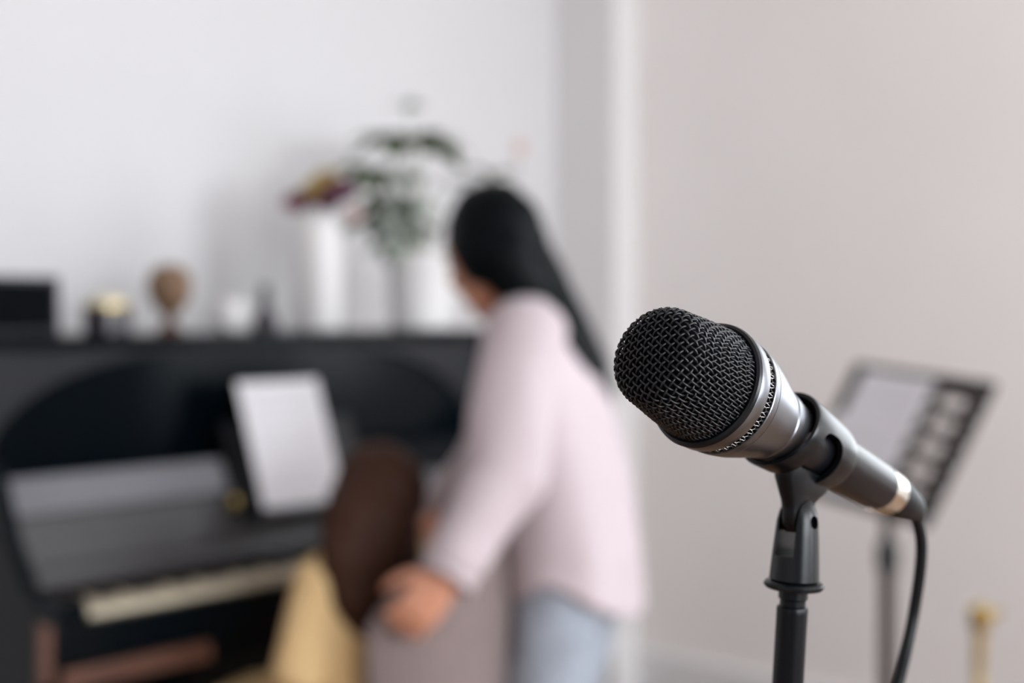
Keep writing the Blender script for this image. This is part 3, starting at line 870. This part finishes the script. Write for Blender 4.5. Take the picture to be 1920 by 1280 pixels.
zl([(-27.5, 5.9), (-31.5, 5.9), (-32.2, 5.2), (-34.4, 5.2), (-35.0, 6.1), (-36.2, 6.4), (-37.4, 6.3), (-330, 6.3), (-330, 0)], 40).build('upper_tube', 'stand', stand)
zl([(-296, 7), (-296, 13), (-300, 15), (-350, 15), (-356, 12), (-356, 9)], 40).build('height_clutch', 'rubber', stand)
zl([(-350, 9.5), (-LN + 40, 9.5)], 40).build('lower_tube', 'stand', stand)
zl([(-LN + 150, 9.6), (-LN + 148, 18), (-LN + 70, 18), (-LN + 60, 10)], 32).build('leg_hub', 'rubber', stand)
for i in range(3):
    a_ = 2.094 * i + .9; d_ = Vector((math.cos(a_), math.sin(a_), 0))
    lg = MB().tube([foot + Vector((0, 0, .115)) + d_ * .012, foot + d_ * .16 + Vector((0, 0, .06)), foot + d_ * .30 + Vector((0, 0, .012))], .0085, 12).build('leg', 'stand', stand)
    MB().tube([foot + d_ * .285 + Vector((0, 0, .0165)), foot + d_ * .315 + Vector((0, 0, .0105))], .0105, 12).build('rubber_foot', 'rubber', lg)

# ------------------------------------------------------------------ cable with plug
cab = thing('microphone_cable', 'black cable with silver plug hanging from the microphone', 'cable', mp(133))
axl([(132.1, 9.2), (132.4, 10.0), (142.5, 9.9), (143.5, 9.4), (143.5, 0)], 56).build('plug_shell', 'nickel', cab)
MB().lathe([(.0012, -.0006), (.0020, 0), (.0016, .0014), (0, .0016)], mp(129, 10.6, math.pi), -UP, 14).build('latch', 'nickel', cab)
b0 = mp(143)
ends = [b0, mp(154), P(1718, 962, .647), P(1727, 1010, .655), P(1725, 1070, .66), P(1713, 1150, .665), P(1700, 1215, .662), P(1682, 1290, .66)]
def spline(pts, n):
    out = []
    q = [pts[0] * 2 - pts[1]] + pts + [pts[-1] * 2 - pts[-2]]
    for i in range(1, len(q) - 2):
        for k_ in range(n):
            t = k_ / n; a, b, c, d = q[i - 1], q[i], q[i + 1], q[i + 2]
            out.append(.5 * ((2 * b) + (c - a) * t + (2 * a - 5 * b + 4 * c - d) * t * t + (3 * b - a - 3 * c + d) * t ** 3))
    out.append(pts[-1]); return out
sp = spline(ends, 10)
boot_n = 22
rad = [(9.3 - 6.0 * min(1, i / boot_n) ** 2.4) * mm for i in range(boot_n + 1)]
MB().tube(sp[:boot_n + 1], rad, 28).build('strain_relief', 'rubber', cab)
tail = [sp[-1], P(1655, 1400, .652), P(1625, 1560, .645), foot + Vector((.035, -.02, .88)), foot + Vector((.03, -.02, .62)), foot + Vector((.025, .0, .35)), foot + Vector((.06, -.06, .06)), foot + Vector((.14, -.14, .006)), foot + Vector((.30, -.35, .004)), foot + Vector((.6, -.5, .004))]
full = spline([sp[boot_n - 4]] + ends[3:] + tail[1:], 12)
MB().tube(full, .0027, 14).build('cord', 'rubber', cab)

# ------------------------------------------------------------------ chair behind the child
FC = Vector((-math.sin(TH), math.cos(TH), 0)); LC = Vector((-math.cos(TH), -math.sin(TH), 0))     # child's forward / left
CH = Vector((-.085, 2.54, 0))                        # middle of the chair back on the floor
ch = thing('upholstered_chair', 'mauve grey upholstered chair with rounded back, the woman\'s hand on it', 'chair', CH)
def cpt(x, y, z): return CH - LC * x + FC * y + Vector((0, 0, z))     # x to the right end, y forwards
bk_ = MB(); nu, nv = 28, 18; v = []; f = []
HWID = .185
for side in (0, 1):
    for j in range(nv + 1):
        for i in range(nu + 1):
            x = -1 + 2 * i / nu; q_ = j / nv
            zt = .875 - .085 * abs(x) ** 3.2 - .05 * max(0, -x) ** 2
            z = .40 + (zt - .40) * q_
            y = .07 * x * x - .045 * (z - .4)
            th = .026 * (1 - abs(x) ** 6 * .6) * (1 - q_ ** 8 * .6)
            wd = HWID * (.90 + .10 * q_)
            v.append(cpt(x * wd, y + (th if side else -th), z))
N1 = (nu + 1) * (nv + 1)
for j in range(nv):
    for i in range(nu):
        a = j * (nu + 1) + i
        f.append((a, a + 1, a + nu + 2, a + nu + 1)); f.append((N1 + a + nu + 1, N1 + a + nu + 2, N1 + a + 1, N1 + a))
ring = [i for i in range(nu + 1)] + [(j + 1) * (nu + 1) - 1 for j in range(1, nv + 1)] + [nv * (nu + 1) + i for i in range(nu - 1, -1, -1)] + [j * (nu + 1) for j in range(nv - 1, 0, -1)]
for k_ in range(len(ring)):
    a, b = ring[k_], ring[(k_ + 1) % len(ring)]; f.append((b, a, N1 + a, N1 + b))
bk_.add(v, f).build('backrest', 'chair_fabric', ch, True, .012, 50, 3)
seat = MB()
seat.loft([cpt(0, .22, .39), cpt(0, .22, .40), cpt(0, .22, .455), cpt(0, .22, .465)], [.20, .205, .205, .19], [.20, .205, .205, .19], LC, 40, 4)
seat.build('seat', 'chair_fabric', ch)
for x, y in ((-.16, .06), (.16, .06), (-.17, .37), (.17, .37)):
    MB().tube([cpt(x * .95, y, .395), cpt(x * 1.12, y + (.03 if y > .2 else -.03), 0)], [.017, .010], 14).build('leg', 'chair_leg', ch)

# ------------------------------------------------------------------ people
ZV = Vector((0, 0, 1))
def hand(mb, wrist, dirn, palmn, thumb, L=.175, curl=.35, spread=.10, rad=.0085):
    """palm and five fingers; dirn: wrist to knuckles, palmn: out of the palm, thumb: towards the thumb side"""
    d = dirn.normalized(); n = (palmn - d * palmn.dot(d)).normalized(); s_ = d.cross(n)
    if s_.dot(thumb) < 0: s_ = -s_
    pl = L * .50
    mb.loft([wrist - d * .02, wrist, wrist + d * pl * .35, wrist + d * pl * .8, wrist + d * pl * 1.02], [.021, .024, .034, .039, .034], [.018, .018, .017, .015, .012], s_, 20, 2.6)
    for i, (off, ln) in enumerate(((.029, .44), (.010, .50), (-.010, .46), (-.028, .36))):
        a = wrist + d * pl * .93 + s_ * off
        dd = (d + s_ * (off * spread / .03)).normalized(); pts = [a - dd * .012, a]; ang = curl * .6; p_ = a
        for k_, fr in enumerate((.42, .32, .26)):
            v_ = dd * math.cos(ang) + n * math.sin(ang)
            p_ = p_ + v_ * (L * ln * fr * 1.0); pts.append(p_); ang += curl * (1.5 if k_ == 0 else 1.2)
        r0 = rad * (1 if i < 3 else .86)
        mb.tube(pts, [r0, r0, r0 * .95, r0 * .88, r0 * .70], 12)
        mb.ell(pts[-1], (r0 * .72,) * 3, None, 10, 6)
    a = wrist + d * pl * .25 + s_ * .024
    t1 = a + (d * .55 + s_ * .75 + n * .25).normalized() * L * .2; t2 = t1 + (d * .85 + s_ * .35 + n * .35).normalized() * L * .18
    t3 = t2 + (d * .9 + s_ * .1 + n * .45).normalized() * L * .13
    mb.tube([a - s_ * .012, a, t1, t2, t3], [rad * 1.4, rad * 1.5, rad * 1.25, rad * 1.08, rad * .75], 12); mb.ell(t3, (rad * .78,) * 3, None, 10, 6)

def head(mb, c, F, R=1.0):
    """skull, jaw, nose, ears; F is where the face looks; returns basis"""
    F = F.normalized(); Lh = ZV.cross(F).normalized(); Uh = F.cross(Lh).normalized()
    b = (F, Lh, Uh)
    mb.ell(c + Uh * .012 * R - F * .006 * R, (.098 * R, .077 * R, .098 * R), b)
    mb.ell(c - Uh * .045 * R + F * .026 * R, (.066 * R, .058 * R, .070 * R), b)
    mb.ell(c - Uh * .098 * R + F * .062 * R, (.022 * R, .026 * R, .016 * R), b, 14, 8)
    mb.loft([c + F * .090 * R + Uh * .022 * R, c + F * .100 * R - Uh * .004 * R, c + F * .109 * R - Uh * .024 * R, c + F * .096 * R - Uh * .036 * R], [.006 * R, .008 * R, .014 * R, .010 * R], [.006 * R, .010 * R, .011 * R, .006 * R], Lh, 12)
    for s_ in (-1, 1):
        mb.ell(c + Lh * (s_ * .077 * R) - F * .008 * R - Uh * .012 * R, (.017 * R, .007 * R, .029 * R), b, 12, 8)
        mb.ell(c + F * .072 * R + Lh * (s_ * .032 * R) - Uh * .028 * R, (.022 * R, .022 * R, .02 * R), b, 12, 8)
    return b
def face(parent, c, b, R=1.0):
    F, Lh, Uh = b
    for s_ in (-1, 1):
        MB().ell(c + F * .0885 * R + Lh * (s_ * .031 * R) + Uh * .010 * R, (.006 * R, .013 * R, .006 * R), b, 14, 8).build('eye', 'eye', parent)
        MB().loft([c + F * .092 * R + Lh * (s_ * .016 * R) + Uh * .029 * R, c + F * .093 * R + Lh * (s_ * .033 * R) + Uh * .034 * R, c + F * .083 * R + Lh * (s_ * .05 * R) + Uh * .029 * R], [.003 * R, .004 * R, .002 * R], [.003 * R, .003 * R, .002 * R], Uh, 10).build('eyebrow', 'hair_black', parent)
    MB().ell(c + F * .091 * R - Uh * .062 * R, (.007 * R, .022 * R, .007 * R), b, 16, 8).build('mouth', 'lip', parent)

# ---- woman leaning over the keyboard
FW = Vector((-.95, .30, 0)).normalized(); LW = ZV.cross(FW).normalized()
HW = P(916, 466, 2.66)
NB = P(992, 590, 2.68); CHS = P(1028, 720, 2.69); WA = P(1058, 900, 2.70); HP = P(1070, 1065, 2.71)
SLj = P(982, 618, 2.535); ELj = P(945, 900, 2.47); WLj = P(838, 1082, 2.40)
SRj = P(1038, 612, 2.83); ERj = P(938, 850, 2.80); WRj = P(836, 944, 2.93)
def on_floor(p): return Vector((p.x, p.y, 0))
woman = thing('person', 'woman in a pale pink shirt and light jeans leaning over the piano chair', 'person', on_floor(HP))
FH = Vector((-.50, .74, -.45))
body = MB()
hb = head(body, HW, FH)
body.loft([HW - hb[2] * .05 - hb[0] * .02, NB + Vector((-.012, .0, .02)), NB - ZV * .03], [.052, .052, .07], [.056, .056, .06], LW, 20)
body.loft([NB + ZV * .005, P(994, 628, 2.68), CHS, WA, HP, HP - ZV * .06], [.06, .155, .145, .118, .140, .13], [.045, .058, .078, .082, .085, .075], LW, 28, 2.2)
for a, e, w_ in ((SLj, ELj, WLj), (SRj, ERj, WRj)):
    body.tube([NB.lerp(a, .7), a, a.lerp(e, .5), e, e.lerp(w_, .35), w_], [.045, .05, .043, .037, .035, .024], 16)
GRIP = (P(770, 1160, 2.40) - WLj)
hand(body, WLj, GRIP, P(700, 1180, 2.55) - P(760, 1130, 2.40), P(760, 1000, 2.40) - WLj, .175, .55)
hand(body, WRj, P(795, 985, 2.93) - WRj, -ZV, LW, .17, .35)
legs = []
for sg in (1, -1):
    hj = HP + LW * (.085 * sg) - ZV * .05
    kn_ = Vector((hj.x - .02, hj.y, .46)) + FW * .03; an = Vector((hj.x + .0, hj.y, .085)) - FW * .02
    legs.append((hj, kn_, an))
    body.tube([hj + ZV * .04, hj, hj.lerp(kn_, .5), kn_, kn_.lerp(an, .3), an, an - ZV * .04], [.068, .072, .064, .05, .052, .034, .03], 18)
    body.loft([an - ZV * .045 - FW * .04, an - ZV * .05 + FW * .04, an - ZV * .062 + FW * .13, an - ZV * .065 + FW * .17], [.03, .036, .04, .025], [.03, .03, .018, .012], LW, 16)
soft('body', remesh(body, .0042, 3), 'skin', woman)
wb = woman.children[0]
face(woman, HW, hb)
# shirt
sh = MB()
def hem(g_):   # dips at front and back, notched at the side seams
    return -.055 * abs(math.sin(g_)) ** 1.5 + .042 - (.035 * max(0, math.sin(g_ + math.pi)))
sh.loft([NB + ZV * .022, P(988, 588, 2.68), P(996, 628, 2.685), P(1026, 720, 2.69), P(1058, 900, 2.70), P(1074, 1030, 2.71), P(1079, 1108, 2.71)],
        [.052, .095, .175, .172, .165, .176, .182], [.05, .066, .084, .104, .120, .126, .128], LW, 40, 2.15, hem)
for a, e, w_ in ((SLj, ELj, WLj), (SRj, ERj, WRj)):
    pts = [NB.lerp(a, .55), a + ZV * .0, a.lerp(e, .33), a.lerp(e, .7), e, e.lerp(w_, .4), e.lerp(w_, .8), e.lerp(w_, .93)]
    sh.tube(pts, [.058, .072, .074, .072, .070, .064, .056, .050], 26)
sm = remesh(sh, .005, 3, .011, 9, (1.3, 1.3, .55))
soft('shirt', sm, 'shirt', woman)
# cuff and collar
cuffv = (WLj - ELj).normalized()
MB().lathe([(.046, -.024), (.049, -.022), (.0495, .016), (.046, .02), (.041, .018), (.041, -.02)], ELj.lerp(WLj, .93), cuffv, 32, True).build('cuff', 'shirt', woman)
cuffv = (WRj - ERj).normalized()
MB().lathe([(.042, -.024), (.045, -.022), (.0455, .016), (.042, .02), (.038, .018), (.038, -.02)], ERj.lerp(WRj, .93), cuffv, 32, True).build('cuff', 'shirt', woman)
# jeans
jn = MB()
jn.loft([HP + ZV * .05, HP, HP - ZV * .07, HP - ZV * .12], [.145, .16, .16, .12], [.09, .102, .102, .07], LW, 28, 2.2)
for hj, kn_, an in legs:
    jn.tube([hj + ZV * .03, hj - ZV * .02, hj.lerp(kn_, .5), kn_, kn_.lerp(an, .4), an + ZV * .02], [.075, .082, .074, .062, .060, .055], 22)
soft('jeans', remesh(jn, .006, 2, .006, 10), 'jeans', woman)
for hj, kn_, an in legs:
    so = MB()
    so.loft([an - ZV * .04 - FW * .055, an - ZV * .035 - FW * .01, an - ZV * .045 + FW * .07, an - ZV * .055 + FW * .15, an - ZV * .06 + FW * .195], [.03, .042, .045, .044, .026], [.036, .05, .036, .027, .018], LW, 20)
    for i_, q_ in enumerate(so.v): q_.z = max(q_.z, .004)
    so.build('shoe', 'shoe', woman)
# hair: a smooth cap open at the face, and a long straight fall down the back
hr = MB()
F_, L_, U_ = hb
hr.ell(HW - F_ * .030 + U_ * .014, (.098, .090, .102), hb)
hr.ell(HW + L_ * .050 - F_ * .036 - U_ * .012, (.062, .044, .082), hb)
hr.ell(HW - L_ * .050 - F_ * .036 - U_ * .012, (.062, .044, .082), hb)
hr.loft([P(925, 430, 2.58), P(938, 480, 2.575), P(965, 525, 2.58), P(1000, 560, 2.60)], [.03, .042, .042, .03], [.05, .060, .052, .03], LW, 20)
fall = [(930, 440, 2.67), (975, 490, 2.68), (1026, 548, 2.68), (1078, 622, 2.68), (1116, 690, 2.68), (1134, 745, 2.68), (1141, 785, 2.68)]
hr.loft([P(*q_) for q_ in fall], [.085, .090, .090, .085, .075, .062, .04], [.085, .068, .046, .030, .021, .014, .007], LW, 26)
soft('hair', remesh(hr, .0042, 4, .005, 26, (1, 1, .25)), 'hair_black', woman)

# ---- child seated at the keyboard
CHD = P(699, 935, 2.66)
child = thing('person', 'child with long brown hair in a yellow dress seated at the keyboard', 'person', on_floor(CHD))
cb = MB()
FHc = FC + LC * .05 - ZV * .22
chb = head(cb, CHD, FHc, .88)
nbc = P(701, 1018, 2.65)
pel = Vector((CHD.x + .005, CHD.y - .01, .53))
cb.loft([CHD - chb[2] * .04, nbc, nbc - ZV * .03], [.038, .04, .05], [.04, .04, .045], LC, 18)
cb.loft([nbc, nbc - ZV * .045, nbc - ZV * .15, pel + ZV * .05, pel - ZV * .045], [.045, .125, .115, .105, .12], [.04, .06, .075, .075, .09], LC, 26, 2.2)
arms = []
for sg in (1, -1):
    sj = nbc - ZV * .055 + LC * (.125 * sg)
    ej = sj - ZV * .165 + LC * (.035 * sg) + FC * .02
    wj = ej + FC * .11 - ZV * .075 - LC * (.05 * sg)
    arms.append((sj, ej, wj))
    cb.tube([nbc.lerp(sj, .7), sj, sj.lerp(ej, .5), ej, ej.lerp(wj, .4), wj], [.033, .036, .032, .027, .026, .019], 14)
    hand(cb, wj, FC - ZV * .15 - LC * (.6 * sg), -ZV, -LC * sg, .13, .3, rad=.0068)
    hj = pel + LC * (.062 * sg) - ZV * .02
    kj = hj + FC * .30 + ZV * .0; aj = Vector((kj.x, kj.y, .22)) - FC * .02
    cb.tube([hj, hj.lerp(kj, .5), kj, kj.lerp(aj, .4), aj], [.062, .055, .042, .042, .028], 16)
    cb.loft([aj - FC * .025 - ZV * .01, aj + FC * .03 - ZV * .025, aj + FC * .10 - ZV * .045, aj + FC * .13 - ZV * .05], [.024, .028, .03, .018], [.026, .024, .016, .010], LC, 14)
soft('body', remesh(cb, .004, 3), 'skin_child', child)
face(child, CHD, chb, .88)
dr = MB()
dr.loft([nbc + ZV * .004, nbc - ZV * .03, nbc - ZV * .075, nbc - ZV * .17, pel + ZV * .08, pel - ZV * .02, pel - ZV * .055], [.055, .115, .143, .140, .140, .170, .168], [.05, .068, .085, .095, .10, .15, .15], LC, 32, 2.2)
for sj, ej, wj in arms:
    dr.tube([nbc.lerp(sj, .6), sj, sj.lerp(ej, .45), sj.lerp(ej, .95), ej.lerp(wj, .3)], [.042, .052, .054, .056, .050], 20)
dr.loft([pel + FC * .0 - ZV * .02, pel + FC * .15 - ZV * .018, pel + FC * .31 - ZV * .02, pel + FC * .37 - ZV * .04], [.15, .165, .17, .15], [.05, .052, .052, .045], LC, 28, 2.6)
soft('dress', remesh(dr, .005, 3, .009, 11, (1.2, 1.2, .6)), 'dress', child)
hc = MB()
F_, L_, U_ = chb
hc.ell(CHD - F_ * .020 + U_ * .010, (.092, .083, .098), chb)
hf = [(700, 925, 2.64), (699, 980, 2.60), (698, 1045, 2.585), (704, 1115, 2.58), (714, 1175, 2.58), (718, 1225, 2.58)]
hc.loft([P(*q_) for q_ in hf], [.082, .100, .112, .10, .066, .022], [.080, .070, .055, .044, .032, .012], LC, 26)
soft('hair', remesh(hc, .0042, 4, .007, 24, (1, 1, .22)), 'hair_brown', child)

for o in bpy.data.objects:
    if '_local' in o.keys(): del o['_local']

# ------------------------------------------------------------------ turn the whole place so that its walls run along the axes
bpy.context.view_layer.update()
TURN = Matrix.Rotation(-TH, 4, 'Z')
for o in list(bpy.data.objects):
    if o.parent is None:
        o.matrix_world = TURN @ o.matrix_world
